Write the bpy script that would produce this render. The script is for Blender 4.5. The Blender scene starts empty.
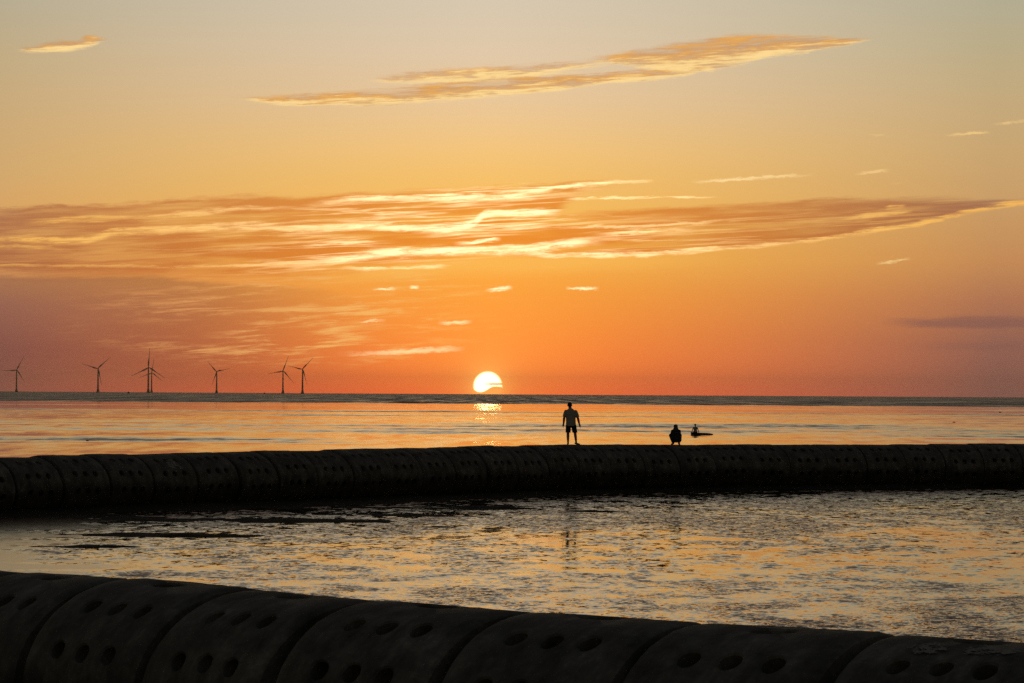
import bpy, bmesh, math, random
import numpy as np
from mathutils import Vector, Matrix, noise as mnoise

random.seed(7)
SC = bpy.context.scene
COL = SC.collection
R = math.radians

# ------------------------------------------------------------------ camera
F_PX, W, H = 3000.0, 1024, 683
CAM_Z = 3.87
PITCH, ROLL = math.atan(52.5 / F_PX), R(0.336)
cam_d = bpy.data.cameras.new('camera')
cam_d.sensor_width = 36.0
cam_d.lens = 36.0 * F_PX / W
cam_d.clip_start, cam_d.clip_end = 0.5, 90000.0
cam = bpy.data.objects.new('camera', cam_d)
COL.objects.link(cam)
CAM_R = Matrix.Rotation(math.pi / 2 + PITCH, 3, 'X') @ Matrix.Rotation(ROLL, 3, 'Z')
cam.matrix_world = Matrix.Translation((0, 0, CAM_Z)) @ CAM_R.to_4x4()
SC.camera = cam

SC.view_settings.view_transform = 'Standard'
SC.view_settings.look = 'None'
SC.view_settings.exposure = 0.0
SC.view_settings.gamma = 1.0
SC.cycles.use_denoising = False
SC.cycles.sample_clamp_indirect = 1.3
SC.cycles.blur_glossy = 2.0

SUN_AZ, SUN_EL = -0.458, 0.151          # degrees, from +Y towards +X, and above the horizon

# ------------------------------------------------------------------ node helper
def lin(c):
    c = c / 255.0
    return c / 12.92 if c <= 0.04045 else ((c + 0.055) / 1.055) ** 2.4
def S(r, g, b):
    return (lin(r), lin(g), lin(b), 1.0)

class G:
    """small expression builder for shader node trees"""
    def __init__(s, tree):
        s.t = tree
    def node(s, kind, **kw):
        n = s.t.nodes.new(kind)
        for k, v in kw.items():
            setattr(n, k, v)
        return n
    def put(s, sock, v):
        if isinstance(v, X):
            s.t.links.new(v.s, sock)
        elif v is not None:
            if hasattr(sock, 'default_value') and sock.type == 'RGBA' and len(v) == 3:
                v = (*v, 1)
            sock.default_value = v
    def m(s, op, a, b=None, c=None, clamp=False):
        n = s.node('ShaderNodeMath', operation=op, use_clamp=clamp)
        for i, v in enumerate((a, b, c)):
            if v is not None:
                s.put(n.inputs[i], v)
        return X(s, n.outputs[0])
    def vec(s, x, y, z=0.0):
        n = s.node('ShaderNodeCombineXYZ')
        for i, v in enumerate((x, y, z)):
            s.put(n.inputs[i], v)
        return X(s, n.outputs[0])
    def sep(s, v):
        n = s.node('ShaderNodeSeparateXYZ')
        s.put(n.inputs[0], v)
        return [X(s, o) for o in n.outputs]
    def noise(s, v, scale=1.0, detail=4.0, rough=0.55, dist=0.0, color=False):
        n = s.node('ShaderNodeTexNoise')
        s.put(n.inputs['Vector'], v)
        n.inputs['Scale'].default_value = scale
        n.inputs['Detail'].default_value = detail
        n.inputs['Roughness'].default_value = rough
        n.inputs['Distortion'].default_value = dist
        return X(s, n.outputs['Color' if color else 'Fac'])
    def ss(s, x, a, b, lo=0.0, hi=1.0):
        n = s.node('ShaderNodeMapRange', interpolation_type='SMOOTHSTEP')
        s.put(n.inputs[0], x)
        for i, v in ((1, a), (2, b), (3, lo), (4, hi)):
            s.put(n.inputs[i], v)
        return X(s, n.outputs[0])
    def mix(s, f, a, b, blend='MIX'):
        n = s.node('ShaderNodeMix', data_type='RGBA', blend_type=blend)
        s.put(n.inputs[0], f)
        s.put(n.inputs[6], a)
        s.put(n.inputs[7], b)
        return X(s, n.outputs[2])
    def ramp(s, f, stops, interp='LINEAR'):
        n = s.node('ShaderNodeValToRGB')
        n.color_ramp.interpolation = interp
        e = n.color_ramp.elements
        while len(e) > 1:
            e.remove(e[-1])
        stops = sorted(stops, key=lambda q: q[0])
        e[0].position, e[0].color = stops[0]
        for p, c in stops[1:]:
            k = e.new(p)
            k.color = c
        s.put(n.inputs[0], f)
        return X(s, n.outputs[0])
    def curve(s, x, pts, smooth=True):
        """piecewise curve; pts in 0..1"""
        n = s.node('ShaderNodeFloatCurve')
        c = n.mapping.curves[0]
        pts = sorted(pts)
        c.points[0].location = pts[0]
        c.points[1].location = pts[-1]
        for p in pts[1:-1]:
            c.points.new(*p)
        for p in c.points:
            p.handle_type = 'AUTO_CLAMPED' if smooth else 'VECTOR'
        n.mapping.use_clip = False
        n.mapping.extend = 'HORIZONTAL'
        n.mapping.update()
        n.inputs[0].default_value = 1.0
        s.put(n.inputs[1], x)
        return X(s, n.outputs[0])

class X:
    def __init__(s, g, sock):
        s.g, s.s = g, sock
    def __add__(a, b): return a.g.m('ADD', a, b)
    def __radd__(a, b): return a.g.m('ADD', b, a)
    def __sub__(a, b): return a.g.m('SUBTRACT', a, b)
    def __rsub__(a, b): return a.g.m('SUBTRACT', b, a)
    def __mul__(a, b): return a.g.m('MULTIPLY', a, b)
    def __rmul__(a, b): return a.g.m('MULTIPLY', b, a)
    def __truediv__(a, b): return a.g.m('DIVIDE', a, b)
    def __rtruediv__(a, b): return a.g.m('DIVIDE', b, a)
    def pow(a, b): return a.g.m('POWER', a, b)
    def abs(a): return a.g.m('ABSOLUTE', a)
    def sqrt(a): return a.g.m('SQRT', a)
    def max(a, b): return a.g.m('MAXIMUM', a, b)
    def min(a, b): return a.g.m('MINIMUM', a, b)

# ------------------------------------------------------------------ sky
# Directions of the sky are written as (x, y) in a chart of 52.36 units per degree:
# chart x = 512 at azimuth 0 (+Y), chart y counts down from the horizon line.
DEG = 52.36
def caz(x): return (x - 512) / DEG
def cel(x, y): return (391 + 0.00586 * x - y) / DEG

world = bpy.data.worlds.new('World')
SC.world = world
world.use_nodes = True
wt = world.node_tree
wt.nodes.clear()
g = G(wt)
tc = g.node('ShaderNodeTexCoord')
dx, dy, dz = g.sep(X(g, tc.outputs['Generated']))
el = g.m('ARCSINE', dz.max(-1).min(1)) * (180 / math.pi)
az = g.m('ARCTAN2', dx, dy) * (180 / math.pi)
# clear-sky colours by elevation, at the sun's azimuth and ten degrees to the left and right
EMAX = 12.0
def col_ramp(rows):
    return g.ramp(el / EMAX, [(max(0.0, (394 - y) / DEG / EMAX), S(*c)) for y, c in rows])
mid = col_ramp([(394, (248, 100, 38)), (370, (255, 124, 44)), (330, (255, 143, 50)), (290, (255, 162, 58)),
                (262, (255, 180, 72)), (225, (255, 189, 84)), (180, (251, 196, 108)), (150, (248, 200, 126)),
                (100, (237, 202, 156)), (50, (227, 203, 172)), (0, (217, 202, 177)), (-120, (172, 165, 148)), (-230, (134, 122, 108))])
left = col_ramp([(394, (134, 80, 72)), (350, (156, 98, 80)), (310, (180, 121, 91)), (270, (216, 152, 90)),
                 (220, (220, 165, 100)), (180, (212, 170, 112)), (120, (204, 171, 122)), (60, (194, 172, 132)),
                 (0, (181, 172, 147)), (-120, (148, 142, 124)), (-230, (118, 108, 98))])
right = col_ramp([(394, (136, 87, 80)), (340, (149, 98, 82)), (300, (177, 117, 84)), (260, (200, 141, 88)),
                  (200, (205, 160, 105)), (150, (204, 168, 116)), (100, (199, 172, 127)), (50, (189, 174, 137)),
                  (0, (181, 174, 148)), (-120, (148, 143, 126)), (-230, (118, 108, 98))])
da = az - SUN_AZ
t = g.m('POWER', (da.abs() / 9.6).min(1.6), 1.35).min(1.0)
side = g.mix(g.ss(da, -2, 2), left, right)
base = g.mix(t, mid, side)

# chart coordinates normalised for curves:  U 0..1 = chart x -100..1124
def U(x): return (x + 100) / 1224
uu = (az * DEG + (512 + 100)) / 1224
yy = 391 - el * DEG + 0.00586 * (az * DEG + 512)         # chart y
def V(y): return y / 420
# streaky warp fields
q = g.vec(az, el * 1.0 - az * 0.055)
def stretch(sx, sy, ox=0.0):
    return g.vec(az * sx + ox, (el - az * 0.055) * sy, ox)
wA = g.noise(stretch(0.9, 5.0, 3.1), 1.0, 6, 0.6) - 0.5
wB = g.noise(stretch(2.6, 16.0, 11.7), 1.0, 5, 0.65) - 0.5
wC = g.noise(stretch(6.0, 22.0, 5.2), 1.0, 4, 0.7) - 0.5
fil = g.noise(stretch(0.85, 22.0, 8.8), 1.0, 7, 0.66, 0.7) - 0.5
yw = yy + wA * 17 + wB * 7 + fil * 5                      # warped, in chart units
yw2 = yy + wA * 9 + wB * 5 + fil * 6

def cv(pts, smooth=True):
    """curve of chart y over chart x"""
    return g.curve(uu, [(U(x), V(y)) for x, y in pts], smooth) * 420
def span(x0, x1, f0, f1):
    if x0 <= -10:                                        # goes on out of the picture and thins out there
        x0, f0 = x0 - 420, 380
    if x1 >= 1100:
        x1, f1 = x1 + 420, 380
    return g.ss(uu, U(x0), U(x0 + f0)) * g.ss(uu, U(x1 - f1), U(x1), 1, 0)
def region(top, bot, st, sb, y=None, ends=None):
    y = yw if y is None else y
    tp, bt = cv(top), cv(bot)
    k = g.ss(y - tp, -st, st) * g.ss(bt - y, -sb, sb)
    if ends:
        k = k * span(*ends)
    return k, tp, bt
def line(pts, thick, ends, y=None, gain=1.0, soft=1.35):
    y = yw2 if y is None else y
    c = cv(pts)
    d = (y - c).abs() / (thick * 0.78)
    return g.ss(d, 0.25, 0.25 + soft, 1, 0) * span(*ends) * gain

# --- low haze banks left and right (cloud veils): darken and redden
bank, bt_, bb_ = region([(-100, 280), (130, 278), (240, 284), (330, 292), (420, 320), (520, 380), (1124, 380)],
                        [(-100, 372), (200, 378), (400, 392), (1124, 392)], 4, 26, ends=(-100, 410, 1, 260))
c = g.mix(bank * 0.95, base, g.mix(1.0, base, (0.64, 0.62, 0.80), 'MULTIPLY'))
barR, _, _ = region([(820, 323), (890, 320), (1124, 317)], [(820, 324), (890, 327), (1124, 329)], 3, 3, yw2, (870, 1140, 60, 1))
barR2, _, _ = region([(820, 346), (1124, 343)], [(820, 348), (1124, 353)], 4, 4, yw2, (880, 1140, 90, 1))
c = g.mix(barR * 0.6 + barR2 * 0.3, c, S(128, 88, 82))

# --- main band, left of the sun
TOPL = [(-100, 214), (0, 211), (60, 208), (120, 206), (200, 200), (230, 197), (300, 196), (360, 193), (430, 190),
        (480, 189), (540, 184), (590, 182), (640, 182), (1124, 182)]
BOTL = [(-100, 280), (0, 277), (130, 277), (230, 275), (300, 275), (350, 268), (440, 258), (510, 250), (545, 225),
        (575, 196), (600, 185), (640, 182), (1124, 182)]
bandL, tL, bL = region(TOPL, BOTL, 3, 10, yw, (-101, 640, 1, 60))
# --- lens right of the sun
TOPR = [(-100, 250), (400, 250), (440, 238), (500, 222), (560, 216), (640, 210), (700, 207), (760, 204), (860, 200), (930, 200),
        (1030, 204), (1124, 206)]
BOTR = [(-100, 251), (400, 251), (440, 255), (530, 255), (620, 255), (700, 251), (760, 246), (820, 240), (870, 232),
        (940, 219), (985, 210), (1030, 204), (1124, 204)]
bandR, tR, bR = region(TOPR, BOTR, 3, 2.5, yw2, (410, 1060, 70, 30))
band = bandL.max(bandR)
tone = g.noise(stretch(0.42, 4.6, 21.0), 1.0, 6, 0.52, 0.25)
dark = g.mix(1.0, c, g.mix(t, (0.90, 0.58, 0.34), (0.60, 0.46, 0.62)), 'MULTIPLY')
c = g.mix(band * g.ss(tone, 0.34, 0.58, 0.35, 1.0), c, dark)

# bright lit edges: colour by distance from the sun
near = g.m('EXPONENT', (da * da + el * el * 0.25) * -0.055)
lit = g.mix(near, S(252, 188, 92), (1.9, 1.45, 0.78))
litU = g.mix(near, S(246, 204, 134), (1.5, 1.2, 0.66))

# gold mottling inside the left band
rid = 1 - (g.noise(stretch(0.30, 7.5, 31.0), 1.0, 8, 0.56, 0.5) * 2 - 1).abs() * 5.0
zone = g.noise(stretch(0.3, 1.6, 37.0), 1.0, 3, 0.5)
mott = g.ss(rid, 0.25, 1.0) * bandL * g.ss(fil, -0.14, 0.10, 0.35, 1.0) * g.ss(zone, 0.36, 0.56) * (0.15 + near * 0.72)
rid2 = 1 - (g.noise(stretch(0.22, 8.0, 47.0), 1.0, 7, 0.56, 0.4) * 2 - 1).abs() * 6.0
mott = mott.max(g.ss(rid2, 0.4, 1.0) * bandR * g.ss(zone, 0.4, 0.58) * 0.32)
# lower fringe of the bank, orange flecks near the sun
frag = g.noise(stretch(0.8, 8.0, 63.0), 1.0, 8, 0.68, 0.3)
fr_m, _, _ = region([(-100, 330), (60, 300), (200, 284), (300, 272), (400, 268), (520, 290), (640, 380), (1124, 380)],
                    [(-100, 340), (100, 345), (250, 362), (400, 358), (480, 340), (560, 340), (1124, 340)], 10, 10, yw, (20, 540, 230, 160))
c = g.mix(mott, c, lit)
c = g.mix(g.ss(frag + fil * 0.35, 0.45, 0.66) * fr_m * g.ss(zone, 0.34, 0.52) * 0.85, c, g.mix(near, S(232, 160, 96), S(255, 196, 104)))

# named bright streaks
streaks = [
    ([(-100, 243), (0, 242), (87, 241), (112, 235), (160, 231), (256, 227), (300, 229), (370, 227), (440, 229), (470, 224), (487, 214), (520, 213), (556, 212), (1124, 210)], 4.2, (-20, 565, 60, 25), 0.95),
    ([(-100, 232), (30, 225), (125, 219), (190, 215), (256, 209), (1124, 209)], 3.0, (20, 330, 40, 110), 0.7),
    ([(-100, 252), (0, 249), (60, 249), (1124, 249)], 2.2, (-20, 80, 1, 40), 0.6),
    ([(-100, 267), (0, 267), (120, 267), (180, 268), (256, 265), (330, 263), (1124, 255)], 1.8, (-30, 345, 60, 30), 0.5),
    ([(-100, 266), (280, 268), (330, 262), (360, 256), (400, 252), (440, 251), (520, 249), (560, 245), (605, 240), (1124, 240)], 5.0, (290, 610, 60, 40), 1.0),
    ([(-100, 266), (340, 269), (440, 267), (480, 264), (1124, 264)], 1.6, (330, 455, 50, 25), 1.0),
    ([(-100, 246), (290, 247), (370, 242), (1124, 242)], 1.8, (290, 380, 40, 20), 0.7),
    ([(-100, 205), (310, 204), (360, 199), (420, 198), (530, 197), (1124, 197)], 3.0, (300, 540, 60, 30), 0.9),
    ([(-100, 197), (480, 193), (560, 188), (600, 184), (650, 181.5), (1124, 178)], 1.9, (480, 655, 45, 14), 1.0),
    ([(-100, 200), (560, 199), (640, 198), (720, 197), (1124, 197)], 1.2, (560, 728, 30, 40), 0.9),
    ([(-100, 240), (455, 243), (500, 239), (1124, 239)], 1.9, (450, 502, 25, 12), 0.95),
    ([(-100, 252), (520, 252), (560, 255), (640, 254), (700, 251), (760, 246), (820, 239), (862, 233), (900, 229), (950, 217), (985, 210), (1030, 204), (1124, 196)], 2.6, (500, 1060, 60, 40), 0.95),
    ([(-100, 240), (600, 234), (640, 233), (680, 231), (1124, 231)], 2.2, (585, 700, 45, 30), 0.85),
    ([(-100, 226), (560, 227), (680, 224), (760, 219), (1124, 219)], 1.4, (540, 790, 60, 80), 0.5),
    ([(-100, 226), (820, 222), (850, 219), (905, 213), (1124, 213)], 3.0, (830, 912, 30, 12), 0.75),
    ([(-100, 216), (860, 215), (900, 207), (1124, 207)], 1.3, (880, 905, 8, 8), 0.6),
]
up_streaks = [
    ([(-100, 186), (690, 182.5), (745, 179.5), (812, 176), (1124, 170)], 1.8, (684, 818, 40, 40), 0.9),
    ([(-100, 180), (850, 176), (888, 172), (1124, 170)], 1.6, (850, 890, 14, 14), 0.8),
    ([(-100, 140), (940, 138.5), (985, 136), (1124, 136)], 1.8, (938, 988, 18, 14), 0.85),
    ([(-100, 130), (985, 128), (1024, 125), (1124, 124)], 1.6, (985, 1060, 18, 20), 0.7),
    ([(-100, 137), (865, 137), (890, 138), (1124, 138)], 1.2, (863, 888, 10, 10), 0.35),
    ([(-100, 266), (872, 265), (908, 260), (1124, 258)], 1.8, (872, 910, 12, 10), 0.8),
    ([(-100, 185), (880, 185), (905, 185), (1124, 185)], 1.2, (884, 902, 8, 8), 0.3),
    ([(-100, 291), (485, 290), (512, 288), (1124, 288)], 2.0, (483, 514, 12, 10), 1.0),
    ([(-100, 289), (565, 288.5), (598, 288.5), (1124, 288)], 1.8, (564, 600, 10, 10), 1.0),
    ([(-100, 285), (415, 287), (440, 285), (1124, 285)], 1.6, (408, 420, 5, 5), 0.9),
    ([(-100, 289), (372, 289), (395, 289), (1124, 289)], 1.5, (370, 398, 12, 12), 0.8),
    ([(-100, 323), (440, 323), (470, 322), (1124, 322)], 2.4, (436, 474, 14, 14), 0.7),
    ([(-100, 322), (350, 322), (385, 320), (1124, 320)], 1.4, (355, 388, 14, 14), 0.5),
    ([(-100, 354), (330, 354), (400, 352), (465, 349), (1124, 349)], 3.0, (330, 470, 70, 30), 0.5),
]
ln = None
for pts, th, ends, gain in streaks:
    k = line(pts, th, ends, gain=gain)
    ln = k if ln is None else ln.max(k)
rag = g.ss(g.noise(stretch(1.6, 9.0, 77.0), 1.0, 7, 0.68), 0.34, 0.52, 0.25, 1.0)
c = g.mix((ln * rag * g.ss(fil, -0.14, 0.04, 0.35 + near * 0.25, 1.0)).min(1), c, lit)
ln = None
for pts, th, ends, gain in up_streaks:
    k = line(pts, th, ends, gain=gain, y=yy + wB * 4 + wC * 6)
    ln = k if ln is None else ln.max(k)
c = g.mix((ln * rag).min(1), c, litU)

# --- high streak and the small puff at upper left
ya = yy + wA * 5 + wB * 6 + wC * 4 + fil * 9
A, tA, bA = region([(-100, 101), (228, 100), (290, 97), (360, 93), (420, 87), (500, 79), (560, 77), (610, 74), (660, 70), (730, 62), (1124, 60)],
                   [(-100, 99), (228, 100), (275, 105), (350, 106), (420, 103), (500, 96), (560, 90), (620, 83), (680, 77), (730, 66), (1124, 60)], 3, 2, ya, (226, 735, 40, 60))
A2, tA2, bA2 = region([(-100, 84), (355, 80), (400, 75), (460, 70), (520, 67), (580, 63), (630, 60), (1124, 60)],
                      [(-100, 80), (355, 80), (400, 83), (460, 83), (520, 79), (580, 70), (630, 62), (1124, 60)], 3, 3, ya, (355, 640, 40, 90))
A3, tA3, bA3 = region([(-100, 62), (575, 60), (640, 51), (700, 42), (740, 37), (800, 39), (876, 42), (1124, 42)],
                      [(-100, 60), (575, 61), (620, 66), (690, 73), (760, 61), (800, 55), (840, 49), (876, 42), (1124, 40)], 3, 2, ya, (570, 880, 50, 30))
TOPB = [(-100, 56), (12, 54), (40, 51), (55, 46), (75, 45), (90, 40), (106, 43), (1124, 43)]
BOTB = [(-100, 53), (12, 54), (40, 57), (60, 57), (75, 54), (90, 51), (106, 44), (1124, 42)]
B, tB, bB = region(TOPB, BOTB, 2.2, 2.2, ya, (8, 110, 25, 8))
for K, tp, bt, lo_ in ((A2, tA2, bA2, .25), (A, tA, bA, 0), (A3, tA3, bA3, 0), (B, tB, bB, .1)):
    f = (ya - tp) / (bt - tp).max(2.0)                    # 0 at the top edge, 1 at the bottom
    tex = g.noise(stretch(1.1, 6.5, 91.0), 1.0, 8, 0.6, 0.4)
    shade = g.ss(f + (tex - 0.5) * 1.8 + fil * 1.5, 0.40 - lo_, 1.0 - lo_)
    body = g.mix(g.ss(tex, 0.35, 0.65), S(198, 144, 94), S(232, 168, 86))
    c = g.mix(K * g.ss(tex + fil * 0.6 + f * 0.15, 0.36, 0.62, 0.30, 0.95), c, g.mix(shade, body, (1.02, 0.72, 0.30)))

# --- glow and the sun's disc, part hidden by a low cloud
under = region([(-100, 276), (340, 274), (430, 262), (520, 256), (600, 256), (1124, 250)], [(-100, 284), (340, 282), (430, 274), (520, 272), (640, 268), (1124, 256)], 4, 8, yw2, (300, 760, 120, 220))[0]
c = g.mix(under * 0.55, c, S(255, 192, 92))
glow = g.m('EXPONENT', (da * da + (el - 1.0) * (el - 1.0) * 1.3) * -0.35)
c = g.mix(glow * 0.30, c, S(255, 168, 70))
sx = az - SUN_AZ
sy = el - SUN_EL
rr = (sx * sx + sy * sy).sqrt()
disc = g.ss(rr, 0.225, 0.297, 1, 0)
cut = g.ss(g.curve((az - caz(470)) / (40 / DEG), [(0, .8), (.1, .90), (.27, 1.0), (.35, .97), (.64, .76), (.78, .78), (.85, .88), (1, .9)]) * 24 + 368 - yy, -1.0, 1.0)
wedge = g.ss(uu, U(482), U(492)) * g.ss(yy, 382.6, 383.4) * g.ss(yy, 384.6, 385.4, 1, 0)
disc = disc * cut * (1 - wedge * 0.92)
halo = g.m('EXPONENT', (rr - 0.25).max(0) * -4.5) * 0.62
c = g.mix(halo * 0.8, c, (1.25, 0.62, 0.12))
boost = 1 + g.m('EXPONENT', el.max(0) * -1.05) * g.m('EXPONENT', da.abs() * -0.10) * 0.75     # what the low haze will take from the glow
c = g.mix(1.0, c, g.vec(boost, boost, boost), 'MULTIPLY')
c = g.mix(disc, c, (4.6, 3.9, 2.0))

# --- the rest of the dome: dusk sky from the Sky Texture
sky = g.node('ShaderNodeTexSky', sky_type='NISHITA')
sky.sun_disc = False
sky.sun_elevation = R(0.3)
sky.sun_rotation = R(SUN_AZ)
sky.air_density, sky.dust_density, sky.ozone_density = 1.0, 1.0, 1.5
SKY_K = 0.10
dome = g.mix(1.0, X(g, sky.outputs[0]), (SKY_K * 1.35, SKY_K, SKY_K * 0.70), 'MULTIPLY')
wgt = g.ss(el, 7.5, 34, 1, 0) * g.ss(da.abs(), 11, 75, 1, 0)
c = g.mix(wgt, dome, c)
bg = g.node('ShaderNodeBackground')
g.put(bg.inputs['Color'], c)
bg.inputs['Strength'].default_value = 1.0
wo = g.node('ShaderNodeOutputWorld')
wt.links.new(bg.outputs[0], wo.inputs['Surface'])
world.cycles.sampling_method = 'MANUAL'
world.cycles.sample_map_resolution = 1024

# ------------------------------------------------------------------ sun
sd = bpy.data.lights.new('sun', 'SUN')
sd.energy = 0.0015                     # a sun this low shines through the whole depth of the air
sd.angle = R(0.53)
sd.color = (1.0, 0.62, 0.25)
sun = bpy.data.objects.new('sun', sd)
COL.objects.link(sun)
sv = Vector((math.sin(R(SUN_AZ)) * math.cos(R(SUN_EL)), math.cos(R(SUN_AZ)) * math.cos(R(SUN_EL)), math.sin(R(SUN_EL))))
sun.rotation_euler = sv.to_track_quat('Z', 'Y').to_euler()
sun.location = sv * 50

# ------------------------------------------------------------------ helpers
def at(px, py, z=None, d=None):
    """point on the photographed ray at height z, or at ground distance d"""
    v = CAM_R @ Vector(((px - W / 2) / F_PX, -(py - H / 2) / F_PX, -1.0))
    k = (z - CAM_Z) / v.z if z is not None else d / v.y
    return Vector((0, 0, CAM_Z)) + v * k

def material(name, build):
    mt = bpy.data.materials.new(name)
    mt.use_nodes = True
    mt.node_tree.nodes.clear()
    gg = G(mt.node_tree)
    out = gg.node('ShaderNodeOutputMaterial')
    b = gg.node('ShaderNodeBsdfPrincipled')
    mt.node_tree.links.new(b.outputs[0], out.inputs['Surface'])
    build(gg, b)
    return mt

def link_mesh(name, me, mat=None, parent=None, smooth=None):
    o = bpy.data.objects.new(name, me)
    COL.objects.link(o)
    if mat:
        me.materials.append(mat)
    if parent:
        o.parent = parent
    if smooth is not None:
        for p in me.polygons:
            p.use_smooth = True
        if smooth < 179:
            me.set_sharp_from_angle(angle=R(smooth))
    return o

def from_bm(name, bm, mat=None, parent=None, smooth=None):
    me = bpy.data.meshes.new(name)
    bmesh.ops.recalc_face_normals(bm, faces=bm.faces)
    bm.to_mesh(me)
    bm.free()
    return link_mesh(name, me, mat, parent, smooth)

def thing(name, label, cat, loc=(0, 0, 0), rz=0.0, group=None):
    o = bpy.data.objects.new(name, None)
    COL.objects.link(o)
    o.location = loc
    o.rotation_euler = (0, 0, rz)
    return tag(o, label, cat, group)

def tag(o, label, cat, group=None):
    o['label'], o['category'] = label, cat
    if group:
        o['group'] = group
    return o

def loft(bm, rings, n=16, caps=True):
    """rings: list of (centre, axis_x vector, axis_y vector)"""
    loops = []
    for c_, ax, ay in rings:
        loops.append([bm.verts.new(Vector(c_) + Vector(ax) * math.cos(2 * math.pi * i / n) + Vector(ay) * math.sin(2 * math.pi * i / n)) for i in range(n)])
    for a, b in zip(loops, loops[1:]):
        for i in range(n):
            bm.faces.new((a[i], a[(i + 1) % n], b[(i + 1) % n], b[i]))
    if caps:
        bm.faces.new(list(reversed(loops[0])))
        bm.faces.new(loops[-1])

def tube(bm, pts, radii, n=12, squash=1.0):
    """rounded tapered limb through pts"""
    pts = [Vector(p) for p in pts]
    d0 = (pts[1] - pts[0]).normalized()
    d1 = (pts[-1] - pts[-2]).normalized()
    P, Q, D = [], [], []
    for k in (0.0, 0.5, 0.87):
        P.append(pts[0] - d0 * radii[0] * (1 - k) * 0.9); Q.append(max(1e-4, radii[0] * math.sqrt(max(0, 1 - (1 - k) ** 2)))); D.append(d0)
    for i, p in enumerate(pts):
        a = pts[max(0, i - 1)]
        b = pts[min(len(pts) - 1, i + 1)]
        P.append(p); Q.append(radii[i]); D.append((b - a).normalized())
    for k in (0.87, 0.5, 0.0):
        P.append(pts[-1] + d1 * radii[-1] * (1 - k) * 0.9); Q.append(max(1e-4, radii[-1] * math.sqrt(max(0, 1 - (1 - k) ** 2)))); D.append(d1)
    ref = Vector((0, 1, 0)) if abs(d0.y) < 0.8 else Vector((1, 0, 0))
    rings = []
    for p, r_, d in zip(P, Q, D):
        x = ref.cross(d).normalized()
        y = d.cross(x).normalized()
        rings.append((p, x * r_, y * r_ * squash))
    loft(bm, rings, n)

def ball(bm, c_, r3, seg=16):
    m_ = Matrix.Translation(c_) @ Matrix.Diagonal((*r3, 1))
    bmesh.ops.create_uvsphere(bm, u_segments=seg, v_segments=seg * 2 // 3, radius=1.0, matrix=m_)

def remeshed(name, bm, voxel, mat, parent, smooth_it=4):
    """fuse overlapping closed shapes into one continuous skin"""
    me = bpy.data.meshes.new(name + '_raw')
    bmesh.ops.recalc_face_normals(bm, faces=bm.faces)
    bm.to_mesh(me)
    bm.free()
    tmp = bpy.data.objects.new(name + '_raw', me)
    COL.objects.link(tmp)
    rm = tmp.modifiers.new('r', 'REMESH')
    rm.mode = 'VOXEL'
    rm.voxel_size = voxel
    sm = tmp.modifiers.new('s', 'SMOOTH')
    sm.iterations = smooth_it
    sm.factor = 0.5
    dg = bpy.context.evaluated_depsgraph_get()
    dg.update()
    out = bpy.data.meshes.new_from_object(tmp.evaluated_get(dg))
    out.name = name
    bpy.data.objects.remove(tmp)
    bpy.data.meshes.remove(me)
    out.materials.clear()
    return link_mesh(name, out, mat, parent, 180)

# ------------------------------------------------------------------ breakwater lines (plan, measured from the photograph)
FAR = [(-22.0, 90.5, 1.70), (-19.6, 93.2, 1.72), (-16.55, 97, 1.73), (-14.0, 100, 1.77), (-11, 103.6, 1.78), (-8, 107.5, 1.80), (-5.9, 110.3, 1.80), (-2.7, 114.7, 1.83),
       (0.5, 119, 1.84), (2.35, 121.3, 1.82), (4.9, 123.6, 1.82), (6.8, 125.1, 1.82), (9.7, 127.1, 1.79), (12.7, 128.8, 1.76), (15.9, 130.4, 1.76), (18.9, 131.8, 1.78),
       (22.9, 133.5, 1.81), (27, 135.0, 1.81), (31, 136.4, 1.8)]
NEAR = [(-8.6, 37.3, 1.80), (-6.9, 35.7, 1.80), (-5.94, 34.8, 1.80), (-5.2, 34.05, 1.80), (-4.17, 33.0, 1.80), (-2.9, 31.7, 1.80), (-1.6, 30.3, 1.80), (0.12, 28.8, 1.80), (1.5, 27.75, 1.80),
        (2.95, 26.6, 1.80), (4.37, 25.55, 1.80), (6.0, 24.35, 1.8), (7.5, 23.2, 1.8)]
RA, RB, UNIT_L = 1.42, 1.10, 1.95

def resample(path, step):
    p = np.array(path, float)
    s = np.concatenate([[0], np.cumsum(np.hypot(np.diff(p[:, 0]), np.diff(p[:, 1])))])
    fine = np.linspace(0, s[-1], 2000)
    f = np.stack([np.interp(fine, s, p[:, i]) for i in range(3)], 1)
    k = 161
    pad = np.pad(f, ((k // 2, k // 2), (0, 0)), mode='reflect', reflect_type='odd')
    f = np.stack([np.convolve(pad[:, i], np.ones(k) / k, 'valid') for i in range(3)], 1)
    s = np.concatenate([[0], np.cumsum(np.hypot(np.diff(f[:, 0]), np.diff(f[:, 1])))])
    n = int(s[-1] // step)
    ss_ = (np.arange(n) + 0.5) * step
    c_ = np.stack([np.interp(ss_, s, f[:, i]) for i in range(3)], 1)
    a_ = np.stack([np.interp(ss_ - step * .45, s, f[:, i]) for i in range(3)], 1)
    b_ = np.stack([np.interp(ss_ + step * .45, s, f[:, i]) for i in range(3)], 1)
    return c_, b_ - a_, f
FAR_C, FAR_D, FAR_F = resample(FAR, UNIT_L + 0.06)
NEAR_C, NEAR_D, NEAR_F = resample(NEAR, UNIT_L + 0.07)

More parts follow.
